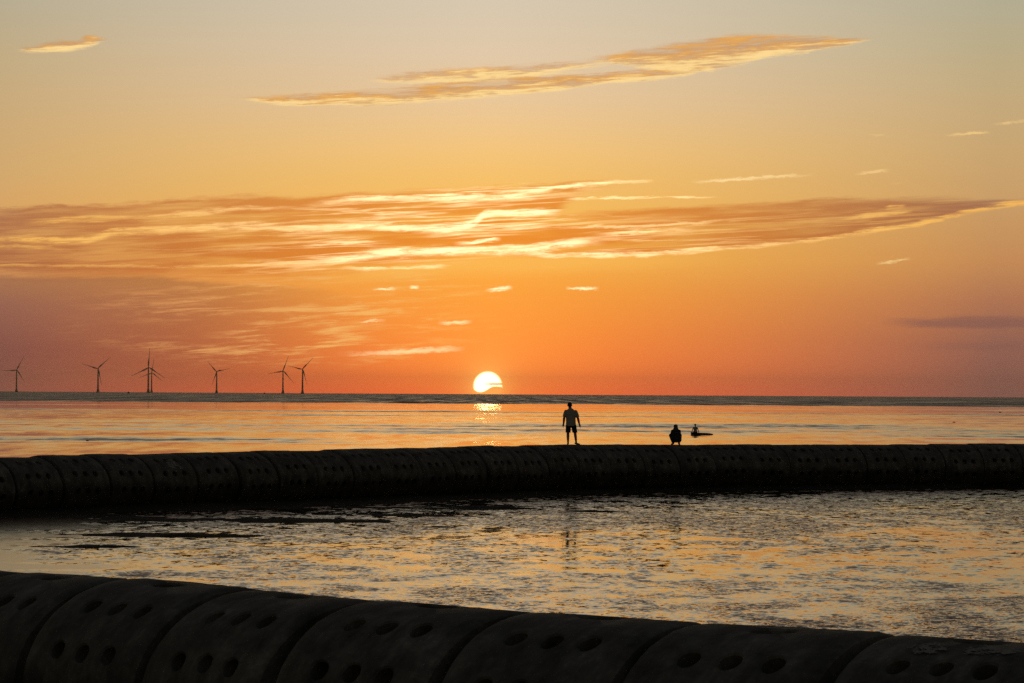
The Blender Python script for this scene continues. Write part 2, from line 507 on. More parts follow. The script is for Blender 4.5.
# ------------------------------------------------------------------ water
def water_build(gg, b):
    geo = gg.node('ShaderNodeNewGeometry')
    x, y, z = gg.sep(X(gg, geo.outputs['Position']))
    edge = gg.noise(gg.vec(x * 0.02, y * 0.006, 2.0), 1.0, 5, 0.65) - 0.5
    far = gg.ss(y + edge * 320, 1135, 1185)                  # open sea begins where the flat ends
    lag = gg.ss(y, 118, 150, 1, 0)
    flat = (1 - lag) * (1 - far)
    # wind-ruffled bands on the flooded flat
    wob = gg.noise(gg.vec(x * 0.010, y * 0.004), 1.0, 5, 0.62) - 0.5
    yb = y + wob * y * 0.35
    def strip(c0, h):
        return gg.ss((yb - c0).abs() / h, 0.35, 1.0, 1, 0)
    patch = gg.noise(gg.vec(x * 0.020, y * 0.060, 4.0), 1.0, 8, 0.70)
    broad = gg.ss(yb, 265, 315) * gg.ss(yb, 380, 440, 1, 0) * gg.ss(x / y, -0.16, 0.02, 0.35, 1.0)
    ruf = (strip(640, 34) * gg.ss(patch, 0.40, 0.56)).max(broad * gg.ss(patch, 0.42, 0.58) * 0.75).max(
        strip(236, 24) * gg.ss(patch, 0.40, 0.60) * 0.7 * gg.ss(x / y, -0.09, -0.03, 1, 0)).max(gg.ss(patch, 0.58, 0.68) * 0.35).max(gg.ss(patch, 0.50, 0.60) * gg.ss(x / y, -0.02, 0.10) * 0.30).max(strip(520, 16) * gg.ss(patch, 0.42, 0.56) * 0.7).max(strip(900, 22) * gg.ss(patch, 0.44, 0.6) * 0.6)
    nearflat = gg.ss(y, 560, 760, 1, 0)
    # ripples inside the lagoon, in patches; still film of water on sand at the left
    pl = gg.noise(gg.vec(x * 0.20, y * 0.080, 9.0), 1.0, 6, 0.62)
    sand = gg.ss(x + y * 0.075 + (pl - 0.5) * 9.0 + (gg.noise(gg.vec(x * 0.10, y * 0.55, 17.0), 1.0, 5, 0.6) - 0.5) * 9.0, -6.4, -4.4, 1, 0) * lag
    pp = gg.noise(gg.vec(x * 0.55, y * 0.40, 29.0), 1.0, 6, 0.66)
    yw_ = y + (pl - 0.5) * 60 + (x * 0.06)
    still = gg.ss(yw_, 60, 68) * gg.ss(yw_, 80, 92, 1, 0) * gg.ss(x, -9, -1, 0.3, 1.0)
    ripl = gg.ss(pl * 0.45 + pp * 0.55, 0.42, 0.56, 0.22, 1.1) * (1 - sand) * (1 - still * gg.ss(pp, 0.36, 0.56, 0.95, 0.35)) * gg.ss(y, 44, 62, 1.35, 1.0)
    n1 = gg.noise(gg.vec(x * 6.0, y * 4.2, 1.0), 1.0, 5, 0.66, 0.3, color=True)
    n1f = gg.noise(gg.vec(x * 3.6, y * 2.1, 6.0), 1.0, 5, 0.64, 0.3, color=True)
    r1, g1, b1 = gg.sep(gg.mix(gg.ss(y, 50, 78), n1, n1f))
    n3 = gg.noise(gg.vec(x * 1.1, y * 0.7, 5.0), 1.0, 3, 0.55, 0.3, color=True)
    r3, g3, b3 = gg.sep(n3)
    n2 = gg.noise(gg.vec(x * 0.5, y * 0.10, 7.0), 1.0, 5, 0.62, 0.0, color=True)
    r2, g2, b2 = gg.sep(n2)
    amp = lag * (ripl * 0.74 + sand * 0.035)
    nx = (r1 - 0.5) * amp * 0.6 + (r3 - 0.5) * amp * 0.15
    ny = (g1 - 0.555) * amp * 1.25 + (g3 - 0.5) * amp * 0.25 - sand * 0.018
    n4 = gg.noise(gg.vec(x * 0.09, y * 0.0028, 3.0), 1.0, 4, 0.72) - 0.5
    n5 = gg.noise(gg.vec(x * 0.05, y * 0.05, 13.0), 1.0, 6, 0.68) - 0.5
    ampf = flat * (0.022 + nearflat * 0.055 + ruf * 0.45) + far * 0.55
    nx = nx + (r2 - 0.5) * ampf * 0.4
    ny = ny + (g2 - 0.5) * ampf - flat * ((0.003 + nearflat * (0.010 + n5 * 0.06)).max(0.0) + ruf * 0.10) - far * (0.12 + n4 * 0.9)
    nv = gg.vec(nx, ny, 1.0)
    nn = gg.node('ShaderNodeVectorMath', operation='NORMALIZE')
    gg.put(nn.inputs[0], nv)
    gg.put(b.inputs['Normal'], X(gg, nn.outputs[0]))
    rough = lag * (0.05 + sand * 0.10) + flat * (0.045 + nearflat * 0.02 + ruf * 0.12) + far * (0.30 + n4 * 0.3)
    gg.put(b.inputs['Roughness'], rough)
    col = gg.mix(far, (0.020, 0.019, 0.016), (0.016, 0.022, 0.028))
    col = gg.mix(sand, col, (0.07, 0.058, 0.042))
    gg.put(b.inputs['Base Color'], col)
    b.inputs['IOR'].default_value = 1.33
M_WATER = material('water', water_build)

bm = bmesh.new()
ys = [12, 20, 30, 45, 70, 100, 140, 200, 320, 500, 800, 1200, 2000, 3500, 6000, 10000, 18000, 32000]
xs = [-20000, -8000, -3000, -1000, -300, -100, -40, -15, 0, 15, 40, 100, 300, 1000, 3000, 8000, 20000]
gv = [[bm.verts.new((x, y, 0)) for x in xs] for y in ys]
for i in range(len(ys) - 1):
    for j in range(len(xs) - 1):
        bm.faces.new((gv[i][j], gv[i][j + 1], gv[i + 1][j + 1], gv[i + 1][j]))
o = from_bm('sea', bm, M_WATER)
o['kind'] = 'structure'

# ------------------------------------------------------------------ mud: banks at the foot of the far breakwater and the near shore
def mud_build(gg, b):
    geo = gg.node('ShaderNodeNewGeometry')
    p = X(gg, geo.outputs['Position'])
    n = gg.noise(p, 1.7, 6, 0.65)
    gg.put(b.inputs['Base Color'], gg.mix(n, (0.010, 0.009, 0.007), (0.035, 0.030, 0.024)))
    gg.put(b.inputs['Roughness'], gg.ss(n, 0.35, 0.65, 0.75, 0.95))
    b.inputs['Specular IOR Level'].default_value = 0.12
    bp = gg.node('ShaderNodeBump')
    bp.inputs['Strength'].default_value = 0.6
    bp.inputs['Distance'].default_value = 0.05
    gg.put(bp.inputs['Height'], gg.noise(p, 6.0, 5, 0.6))
    gg.put(b.inputs['Normal'], X(gg, bp.outputs[0]))
M_MUD = material('wet mud', mud_build)

def fbm(x, y, sx, sy, seed, octv=4):
    v, a, tot = 0.0, 1.0, 0.0
    for k in range(octv):
        v += a * mnoise.noise(Vector((x * sx * 2 ** k + seed, y * sy * 2 ** k, seed * 1.7)))
        tot += a
        a *= 0.55
    return v / tot

def bank_height(x, y):
    d = np.hypot(FAR_F[:, 0] - x, FAR_F[:, 1] - y)
    i = int(d.argmin())
    d = float(d[i])
    tx = FAR_F[min(i + 5, len(FAR_F) - 1)] - FAR_F[max(i - 5, 0)]
    sgn = (x - FAR_F[i, 0]) * tx[1] - (y - FAR_F[i, 1]) * tx[0]
    if sgn < 0:
        d = -d                                                # seaward side
    reach = 2.2 + 1.5 * max(0.0, 1 - abs(x + 5.5) / 7.0)
    foot = 0.16 * math.exp(-((d - 1.2) / reach) ** 2) if d > 0 else 0.10 * math.exp(-(d / 2.0) ** 2)
    h = -0.060 + foot + 0.06 * fbm(x, y, 0.16, 0.11, 3.3) + 0.075 * fbm(x, y, 1.1, 0.34, 8.1, 5)
    # stranded streaks of mud left of the middle
    for (cx, cy, lx, ly, a) in ((-6.6, 90.5, 4.6, 1.5, .10), (-3.4, 95.5, 4.2, 1.2, .10), (-9.5, 81.0, 3.6, 1.6, .11), (-1.0, 101.0, 4.2, 1.3, .10),
                                (-10.6, 75.0, 2.4, 1.2, .10), (3.0, 99.0, 2.6, .9, .085), (3.6, 91.0, 1.6, .4, .075), (-2.2, 87.0, 1.5, .4, .07), (-12.2, 91.5, 2.6, 2.0, .09)):
        q2 = ((x - cx) / lx) ** 2 + ((y - cy) / ly) ** 2
        if q2 < 6:
            h += a * 1.25 * math.exp(-q2) * (0.75 + 1.3 * fbm(x, y, 0.5, 0.8, 21.0, 4))
    return h
bm = bmesh.new()
stx, sty = 0.22, 0.30
nx_, ny_ = int(44 / stx), int(70 / sty)
hv = []
for j in range(ny_ + 1):
    row = []
    for i in range(nx_ + 1):
        x, y = -24 + i * stx, 66 + j * sty
        wgt_ = abs(x) < 0.19 * y + 4
        row.append((x, y) if wgt_ else None)
    hv.append(row)
vv = [[bm.verts.new((c_[0], c_[1], bank_height(*c_))) if c_ else None for c_ in row] for row in hv]
for j in range(ny_):
    for i in range(nx_):
        qd = (vv[j][i], vv[j][i + 1], vv[j + 1][i + 1], vv[j + 1][i])
        if all(qd) and max(v_.co.z for v_ in qd) > -0.03:
            bm.faces.new(qd)
for v_ in [v_ for v_ in bm.verts if not v_.link_faces]:
    bm.verts.remove(v_)
o = from_bm('mud_bank', bm, M_MUD, smooth=180)
o['kind'] = 'structure'

# near shore on the camera's side of the near breakwater
bm = bmesh.new()
near_line = [(x, y) for x, y, _ in NEAR_F[::100]]
prev = None
for (x, y) in [(-60, near_line[0][1] + 48)] + near_line + [(60, near_line[-1][1] - 40)]:
    row = []
    for k in range(6):
        xx, yy_ = x - 0.62 * k * 1.6, y - 0.78 * k * 1.6 - (0 if k < 5 else 20)
        row.append(bm.verts.new((xx, yy_, 0.05 + 0.08 * k + (0.0 if k == 0 else 0.05 * fbm(xx, yy_, .3, .3, 5.0)))))
    if prev:
        for k in range(5):
            bm.faces.new((prev[k], row[k], row[k + 1], prev[k + 1]))
    prev = row
o = from_bm('shore', bm, M_MUD, smooth=180)
o['kind'] = 'structure'

# ------------------------------------------------------------------ perforated concrete breakwater units
def concrete_build(gg, b):
    tcn = gg.node('ShaderNodeTexCoord')
    oi = gg.node('ShaderNodeObjectInfo')
    p = X(gg, tcn.outputs['Object'])
    rnd = X(gg, oi.outputs['Random'])
    px, py, pz = gg.sep(p)
    pv = gg.vec(px + rnd * 40, py + rnd * 17, pz)
    n = gg.noise(pv, 2.2, 7, 0.62)
    n2 = gg.noise(pv, 14.0, 4, 0.6)
    st = gg.noise(gg.vec(px * 5 + rnd * 30, py * 0.8, pz * 0.7), 1.0, 5, 0.6)      # run-down streaks
    v_ = (n * 0.6 + n2 * 0.25 + st * 0.35) - 0.1
    col = gg.ramp(v_, [(0.30, (0.044, 0.044, 0.042, 1)), (0.47, (0.120, 0.119, 0.115, 1)), (0.56, (0.185, 0.183, 0.178, 1)), (0.70, (0.36, 0.355, 0.345, 1))])
    height_fac = gg.ss(pz + (n - 0.5) * 0.5, -0.15, 0.30)
    col = gg.mix(height_fac, gg.mix(1.0, col, (0.30, 0.32, 0.26), 'MULTIPLY'), col)  # concrete colour darker towards the bottom of the unit, with an uneven edge
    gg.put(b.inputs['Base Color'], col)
    gg.put(b.inputs['Roughness'], gg.ss(n2, 0.3, 0.7, 0.72, 0.92))
    b.inputs['Specular IOR Level'].default_value = 0.25
    bp = gg.node('ShaderNodeBump')
    bp.inputs['Strength'].default_value = 0.5
    bp.inputs['Distance'].default_value = 0.02
    gg.put(bp.inputs['Height'], n2 * 0.5 + n)
    gg.put(b.inputs['Normal'], X(gg, bp.outputs[0]))
M_CONC = material('weathered concrete', concrete_build)

def unit_mesh(name, seed, phase=6.0, L=UNIT_L):
    """closed ring-shaped block on its side: axis X, rows of round holes, one slot on the crest"""
    rnd = random.Random(seed)
    bm = bmesh.new()
    off = Vector((rnd.uniform(0, 90), rnd.uniform(0, 90), 0))
    def pt(u, t, depth=0.0):
        chamf = min(abs(u + L / 2), abs(L / 2 - u))
        c_ = 0.035 * max(0.0, 1 - chamf / 0.06)
        wv = 0.012 * mnoise.noise(Vector((u * 1.1, t * 2.0, 0)) + off) + 0.006 * mnoise.noise(Vector((u * 4, t * 6, 3)) + off)
        k = 1 - (depth + c_ - wv) / RB
        return Vector((u, -RA * k * math.sin(t), RB * k * math.cos(t)))
    DT = R(30)
    cw = 0.44
    arc = 0.64 / DT                                          # metres per radian, roughly
    us = [-1.5 * cw, -0.5 * cw, 0.5 * cw, 1.5 * cw]
    edge = [-L / 2, -L / 2 + 0.03, -L / 2 + 0.10]
    def quad_strip(ua, ub, t0, t1, nv):
        for k in range(nv):
            ta, tb = t0 + (t1 - t0) * k / nv, t0 + (t1 - t0) * (k + 1) / nv
            bm.faces.new([bm.verts.new(pt(*a)) for a in ((ua, ta), (ub, ta), (ub, tb), (ua, tb))])
    def cell(u0, u1, nu, t0, t1, nv, rx, rt):
        uc, tc_ = (u0 + u1) / 2, (t0 + t1) / 2
        bd = [(u0 + (u1 - u0) * k / nu, t0) for k in range(nu)] + [(u1, t0 + (t1 - t0) * k / nv) for k in range(nv)] + \
             [(u1 - (u1 - u0) * k / nu, t1) for k in range(nu)] + [(u0, t1 - (t1 - t0) * k / nv) for k in range(nv)]
        ang = [math.atan2((b_[1] - tc_) / (t1 - t0), (b_[0] - uc) / (u1 - u0)) for b_ in bd]
        jx, jt = rnd.uniform(-.008, .008), rnd.uniform(-.008, .008) / arc
        def ring(s_, dep):
            return [pt(uc + jx + (rx * s_) * math.cos(a), tc_ + jt + (rt * s_) / arc * math.sin(a), dep) for a in ang]
        loops = [[pt(*b_) for b_ in bd], ring(1.0 + 0.022 / min(rx, rt), 0.0), ring(1.0, 0.018), ring(0.94, 0.30)]
        lv = [[bm.verts.new(p_) for p_ in lp] for lp in loops]
        n = len(bd)
        for a, b_ in zip(lv, lv[1:]):
            for i in range(n):
                bm.faces.new((a[i], a[(i + 1) % n], b_[(i + 1) % n], b_[i]))
        bm.faces.new(lv[-1])
    for k in range(12):
        t0 = R(phase) - DT / 2 + k * DT
        t1 = t0 + DT
        us_all = edge + [us[0]]
        for a, b_ in zip(us_all, us_all[1:]):
            quad_strip(a, b_, t0, t1, 4)
            quad_strip(-b_, -a, t0, t1, 4)
        if k == 0:
            cell(us[0], us[3], 12, t0, t1, 4, 0.24, 0.10)
        else:
            for a, b_ in zip(us, us[1:]):
                cell(a, b_, 4, t0, t1, 4, 0.112, 0.112)
    for s_ in (-1, 1):                                       # ends
        n = 48
        ts = [R(phase) - DT / 2 + 2 * math.pi * i / n for i in range(n)]
        a = [bm.verts.new(pt(s_ * L / 2, t)) for t in ts]
        b_ = [bm.verts.new(pt(s_ * L / 2, t, 0.22)) for t in ts]
        c_ = [bm.verts.new(pt(s_ * (L / 2 - 0.1), t, 0.24)) for t in ts]
        for i in range(n):
            bm.faces.new((a[i], a[(i + 1) % n], b_[(i + 1) % n], b_[i]))
            bm.faces.new((b_[i], b_[(i + 1) % n], c_[(i + 1) % n], c_[i]))
        bm.faces.new(c_)
    bmesh.ops.remove_doubles(bm, verts=bm.verts, dist=0.0008)
    bmesh.ops.recalc_face_normals(bm, faces=bm.faces)
    me = bpy.data.meshes.new(name)
    bm.to_mesh(me)
    bm.free()
    for p_ in me.polygons:
        p_.use_smooth = True
    me.set_sharp_from_angle(angle=R(35))
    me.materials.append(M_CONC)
    return me

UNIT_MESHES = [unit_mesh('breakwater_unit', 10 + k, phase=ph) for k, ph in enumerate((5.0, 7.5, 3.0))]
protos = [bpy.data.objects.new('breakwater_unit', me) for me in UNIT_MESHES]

def chart_x(p):                                              # where a point falls across the photograph
    v = CAM_R.inverted() @ (Vector(p) - Vector((0, 0, CAM_Z)))
    return W / 2 + F_PX * v.x / -v.z
ORD = ['', 'first', 'second', 'third', 'fourth', 'fifth', 'sixth', 'seventh', 'eighth', 'ninth', 'tenth']

def lay(centres, dirs, group, tilt, gaps):
    rr_ = random.Random(5 if gaps else 9)
    out = []
    for i, (c_, d_) in enumerate(zip(centres, dirs)):
        o = protos[(i * 2 + (i // 3)) % 3].copy()
        COL.objects.link(o)
        ang = math.atan2(d_[1], d_[0])
        sc = 1 + rr_.uniform(-.018, .018)
        o.location = (c_[0], c_[1], c_[2] - RB * sc + rr_.uniform(-.02, .02))
        o.rotation_euler = (R(rr_.uniform(-tilt, tilt)), R(rr_.uniform(-.7, .7)), ang + R(rr_.uniform(-1.2, 1.2)))
        o.scale = (1 + rr_.uniform(-.06, .012), sc, sc)
        o['group'], o['category'] = group, 'breakwater unit'
        out.append(o)
    return out
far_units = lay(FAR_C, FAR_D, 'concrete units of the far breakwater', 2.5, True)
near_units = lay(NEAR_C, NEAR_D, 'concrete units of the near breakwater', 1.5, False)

MAN = at(570.5, 445, d=121.4)
SQUAT = at(676, 445, d=125.0)
fx = [chart_x((c_[0], c_[1], c_[2])) for c_ in FAR_C]
i_man = min(range(len(fx)), key=lambda i: abs(FAR_C[i][0] - MAN.x))
i_sq = min(range(len(fx)), key=lambda i: abs(FAR_C[i][0] - SQUAT.x))
i_pale = min(range(len(fx)), key=lambda i: abs(fx[i] - 153))
i_l = next(i for i in range(len(fx)) if fx[i] > 8)
i_r = max(i for i in range(len(fx)) if fx[i] < 1018)
for i, o in enumerate(far_units):
    base_ = 'dark perforated concrete unit of the far breakwater'
    if i == i_man: s_ = 'directly under the standing person'
    elif i == i_sq: s_ = 'directly under the crouching person'
    elif i == i_pale: s_ = 'with a pale patch near its crest'
    elif i < i_l: s_ = 'cut by the left edge' if i == i_l - 1 else 'out beyond the left edge, %s out' % ORD[i_l - 1 - i]
    elif i > i_r: s_ = 'cut by the right edge' if i == i_r + 1 else 'out beyond the right edge, %s out' % ORD[i - i_r - 1]
    elif i < i_pale: s_ = '%s left of the pale-patched unit' % ORD[i_pale - i]
    elif i < i_man:
        k = i - i_pale
        s_ = ('%s right of the pale-patched unit' % ORD[k]) if k <= i_man - i else ('%s left of the standing person' % ORD[i_man - i])
    elif i < i_sq: s_ = '%s right of the standing person' % ORD[i - i_man] if i - i_man <= i_sq - i else '%s left of the crouching person' % ORD[i_sq - i]
    else:
        k = i - i_sq
        s_ = ('%s right of the crouching person' % ORD[k]) if k <= i_r - i + 1 else ('%s in from the right edge' % ORD[i_r - i + 1])
    o['label'] = base_ + ', ' + s_
nx2 = [chart_x(tuple(c_)) for c_ in NEAR_C]
i_stain = min(range(len(nx2)), key=lambda i: abs(nx2[i] - 935))
vis = [i for i in range(len(nx2)) if -110 < nx2[i] < 1130]
for i, o in enumerate(near_units):
    base_ = 'big dark perforated concrete unit of the near breakwater'
    k = vis.index(i) + 1 if i in vis else 0
    if i == i_stain: s_ = 'with white smears along its crest'
    elif not k: s_ = 'out beyond the %s edge' % ('left' if nx2[i] < 500 else 'right')
    elif i > i_stain: s_ = 'cut by the right edge'
    elif k == 1: s_ = 'leftmost one'
    elif i_stain - i < k: s_ = '%s left of the white-smeared unit' % ORD[i_stain - i]
    else: s_ = '%s from the left' % ORD[k]
    o['label'] = base_ + ', ' + s_

# pale patches and smears lying on two of the units (bird lime and bleached crust), as thin crusts moulded to the unit
def crust(unit, u0, t0, su, st_, seed, mat, thr=0.0):
    bm = bmesh.new()
    n = 64
    gr = {}
    for i in range(n + 1):
        for j in range(n + 1):
            a, b_ = i / n * 2 - 1, j / n * 2 - 1
            k = 1 - (a * a + b_ * b_) + 1.2 * mnoise.noise(Vector((a * 2.2 + seed, b_ * 2.2, seed))) + 1.3 * mnoise.noise(Vector((a * 7 + seed, b_ * 9, seed + 3))) + 0.5 * mnoise.noise(Vector((a * 20, b_ * 20, seed))) - 0.45
            if k > thr:
                u, t = u0 + a * su, t0 + b_ * st_
                rr_ = 1 + 0.013 / RB
                gr[i, j] = bm.verts.new((u, -RA * rr_ * math.sin(t), RB * rr_ * math.cos(t)))
    for i in range(n):
        for j in range(n):
            qd = [gr.get(p_) for p_ in ((i, j), (i + 1, j), (i + 1, j + 1), (i, j + 1))]
            if all(qd):
                bm.faces.new(qd)
    for v_ in [v_ for v_ in bm.verts if not v_.link_faces]:
        bm.verts.remove(v_)
    return from_bm('crust', bm, mat, unit, 180)
def crust_mat(v_):
    def f(gg, b):
        tcn = gg.node('ShaderNodeTexCoord')
        n = gg.noise(X(gg, tcn.outputs['Object']), 9.0, 5, 0.6)
        gg.put(b.inputs['Base Color'], gg.mix(n, (v_ * .6, v_ * .58, v_ * .55), (v_ * 1.25, v_ * 1.25, v_ * 1.2)))
        b.inputs['Roughness'].default_value = 0.9
    return f
M_CR1 = material('bleached crust', crust_mat(0.36))
M_CR2 = material('bird lime', crust_mat(0.36))
crust(far_units[i_pale], 0.1, R(50), 0.42, R(15), 3.0, M_CR1)
crust(near_units[i_stain], -0.30, R(20), 0.22, R(7), 5.0, M_CR2)
crust(near_units[i_stain], 0.35, R(19), 0.35, R(6), 9.0, M_CR2)

# ------------------------------------------------------------------ wind turbines
def paint(name, col, rough=0.5, var=0.12):
    def f(gg, b):
        tcn = gg.node('ShaderNodeTexCoord')
        n = gg.noise(X(gg, tcn.outputs['Object']), 3.0, 4, 0.6)
        gg.put(b.inputs['Base Color'], gg.mix(n, tuple(v_ * (1 - var) for v_ in col), tuple(v_ * (1 + var) for v_ in col)))
        b.inputs['Roughness'].default_value = rough
    return material(name, f)
M_TURB = paint('turbine paint', (0.42, 0.42, 0.42))
M_FOUND = paint('turbine foundation', (0.16, 0.14, 0.06))

def copy_tree(o, parent=None):
    c_ = o.copy()
    COL.objects.link(c_)
    if parent:
        c_.parent = parent
    for ch in o.children:
        copy_tree(ch, c_)
    return c_

HUB_H, ROT_R = 95.0, 67.0
def make_turbine():
    root = thing('wind_turbine', '', 'wind turbine', group='offshore wind turbines along the horizon')
    bm = bmesh.new()
    rings = [((0, 0, z), (r_, 0, 0), (0, r_, 0)) for z, r_ in ((12, 3.6), (30, 3.3), (60, 2.8), (93, 2.2))]
    loft(bm, rings, 24)
    from_bm('tower', bm, M_TURB, root, 40)
    bm = bmesh.new()
    loft(bm, [((0, 0, z), (r_, 0, 0), (0, r_, 0)) for z, r_ in ((-3, 7.5), (2, 7.2), (6.5, 5.2), (7.0, 5.0), (11.5, 4.4))], 20)
    loft(bm, [((0, 0, z), (r_, 0, 0), (0, r_, 0)) for z, r_ in ((11.5, 6.0), (12.2, 6.0))], 20)
    fo = from_bm('foundation', bm, M_FOUND, root, 40)
    bm = bmesh.new()
    loft(bm, [((0, y, HUB_H + dz_), (w_, 0, 0), (0, 0, h_)) for y, w_, h_, dz_ in ((-3.2, 1.9, 1.9, 0), (-1, 2.3, 2.4, .2), (6, 2.3, 2.5, .4), (9, 1.7, 1.8, .7))], 16)
    from_bm('nacelle', bm, M_TURB, root, 50)
    bm = bmesh.new()
    loft(bm, [((0, y, 0), (r_, 0, 0), (0, 0, r_)) for y, r_ in ((-3.4, .2), (-2.8, 1.2), (-1.6, 2.0), (0.4, 2.1))], 16)
    hub = from_bm('rotor_hub', bm, M_TURB, root, 50)
    hub.location = (0, -3.6, HUB_H)
    for k in range(3):
        bm = bmesh.new()
        rings = []
        for s_ in np.linspace(0, 1, 14):
            rad = 1.5 + s_ * (ROT_R - 1.5)
            ch = 1.3 + 3.9 * math.exp(-((s_ - 0.2) / 0.17) ** 2) * 0.55 + 1.5 * (1 - s_) * min(1, s_ * 6) - 0.6 * s_
            th = max(0.12, 1.1 * (1 - s_) ** 1.4)
            tw = R(16 * (1 - s_) ** 2)
            ax = Vector((math.cos(tw), math.sin(tw), 0)) * ch * 0.62
            ay = Vector((-math.sin(tw), math.cos(tw), 0)) * th * 0.62
            rings.append((Vector((-0.25 * ch, -1.2 - 2.2 * s_ * s_, rad)), ax, ay))
        loft(bm, rings, 12)
        bl = from_bm('blade', bm, M_TURB, hub, 60)
        bl.rotation_euler = (0, 2 * math.pi * k / 3, 0)
    return root
turbs = [(16.8, 22, 27, 1.0, 14, 'leftmost offshore wind turbine, standing alone at the edge of the sea horizon'),
         (98.3, 24, 47, 1.0, -8, 'wind turbine second from the left with one blade pointing straight down'),
         (148.6, 25.5, 3, 1.08, 6, 'tallest wind turbine, in front of the overlapping pair, one blade straight up'),
         (151.9, 20, 8, 1.0, 10, 'smaller fainter wind turbine half hidden behind the tallest one'),
         (216.9, 21.6, 318, 0.97, -14, 'lone wind turbine between the overlapping pair and the two on the right'),
         (283.2, 22.7, 19, 1.0, 10, 'left one of the two close wind turbines nearest the sun'),
         (302.8, 24.6, 43, 0.9, -6, 'rightmost wind turbine, the one nearest the setting sun')]
tproto = make_turbine()
for i, (px, hp, rot, sc, yaw, lab) in enumerate(turbs):
    o = tproto if i == 0 else copy_tree(tproto)
    D_ = HUB_H * F_PX / hp
    o.location = ((px - 512) / F_PX * D_, D_, 0)
    o.rotation_euler = (0, 0, -math.atan2(o.location.x, D_) + R(yaw))
    o['label'] = lab
    for ch in o.children:
        if ch.name.startswith('rotor_hub'):
            ch.rotation_euler = (0, R(rot), 0)
            ch.scale = (sc, 1, sc)

# ------------------------------------------------------------------ tiny boats on the horizon
M_HULL = paint('dark hull', (0.03, 0.03, 0.035), 0.5)
M_DARKW = paint('dark cabin', (0.10, 0.10, 0.11), 0.5)
def make_work_boat():
    root = thing('work_boat', '', 'boat', group='tiny boats on the horizon')
    bm = bmesh.new()
    prof = [(-6, 1.6), (-3, 2.0), (1, 2.0), (4, 1.4), (6.5, 0.15)]
    loops = []
    for x, w_ in prof:
        sh = 0.7 * max(0, x / 6.5) ** 2
        loops.append([bm.verts.new(p_) for p_ in ((x, -w_, 1.5 + sh), (x, -w_ * .8, 0.0), (x, 0, -0.5), (x, w_ * .8, 0.0), (x, w_, 1.5 + sh))])
    for a, b_ in zip(loops, loops[1:]):
        for i in range(4):
            bm.faces.new((a[i], a[i + 1], b_[i + 1], b_[i]))
        bm.faces.new((a[4], a[0], b_[0], b_[4]))
    bm.faces.new(loops[0]); bm.faces.new(loops[-1])
    from_bm('hull', bm, M_HULL, root)
    bm = bmesh.new()
    loft(bm, [((-1.5, 0, z), (a, 0, 0), (0, b_, 0)) for z, a, b_ in ((1.4, 2.0, 1.5), (3.6, 1.9, 1.4), (3.8, 2.2, 1.6), (4.1, 2.1, 1.5))], 8)
    from_bm('cabin', bm, M_DARKW, root)
    bm = bmesh.new()
    tube(bm, [(-1.5, 0, 4), (-1.5, 0, 7.5)], [.22, .14], 8)
    from_bm('mast', bm, M_DARKW, root)
    return root
wb = make_work_boat()
wb2 = copy_tree(wb)
for o, px, D_, rz, lab in ((wb, 129, 7600, 70, 'tiny dark boat on the horizon just left of the overlapping turbines'),
                           (wb2, 265, 8600, 80, 'tiny dark boat on the horizon left of the two right-hand turbines')):
    o.location = ((px - 512) / F_PX * D_, D_, 0)
    o.rotation_euler = (0, 0, R(rz))
    o['label'] = lab

# ------------------------------------------------------------------ people
M_SKIN = paint('skin', (0.30, 0.19, 0.13), 0.55)
M_HAIR = paint('dark hair', (0.012, 0.010, 0.009), 0.6)
M_TEE = paint('grey t-shirt', (0.50, 0.50, 0.46), 0.9)
M_SHORTS = paint('dark shorts', (0.02, 0.022, 0.03), 0.85)
M_JACKET = paint('dark jacket', (0.018, 0.02, 0.026), 0.85)
M_SCARF = paint('grey headcloth', (0.13, 0.11, 0.10), 0.9)
M_PALE = paint('pale shirt', (0.55, 0.52, 0.48), 0.9)

def hand(bm, wrist, direction, palm_n, side, curl=0.35, s_=1.0):
    """palm, four unequal fingers and a thumb leaving the palm's side"""
    w_ = Vector(wrist); d = Vector(direction).normalized(); n = Vector(palm_n).normalized()
    a = d.cross(n).normalized() * side
    tube(bm, [w_ - d * .02, w_ + d * .03 * s_, w_ + d * .085 * s_], [.026 * s_, .036 * s_, .036 * s_], 10, 0.55)
    for k, (off, ln_) in enumerate(((.030, .070), (.011, .080), (-.010, .074), (-.030, .056))):
        b_ = w_ + d * .085 * s_ + a * off * s_
        d1 = (d + n * curl * .5).normalized()
        d2 = (d + n * curl * 1.4).normalized()
        m_ = b_ + d1 * ln_ * .55 * s_
        tube(bm, [b_ - d * .02, b_, m_, m_ + d2 * ln_ * .5 * s_], [.0095 * s_, .0095 * s_, .009 * s_, .008 * s_], 8)
    b_ = w_ + d * .03 * s_ + a * .03 * s_
    t1 = (d * .75 + a * .6 + n * .2).normalized()
    t2 = (d + a * .15 + n * .35).normalized()
    tube(bm, [b_ - t1 * .01, b_ + t1 * .035 * s_, b_ + t1 * .035 * s_ + t2 * .032 * s_], [.012 * s_, .011 * s_, .0095 * s_], 8)

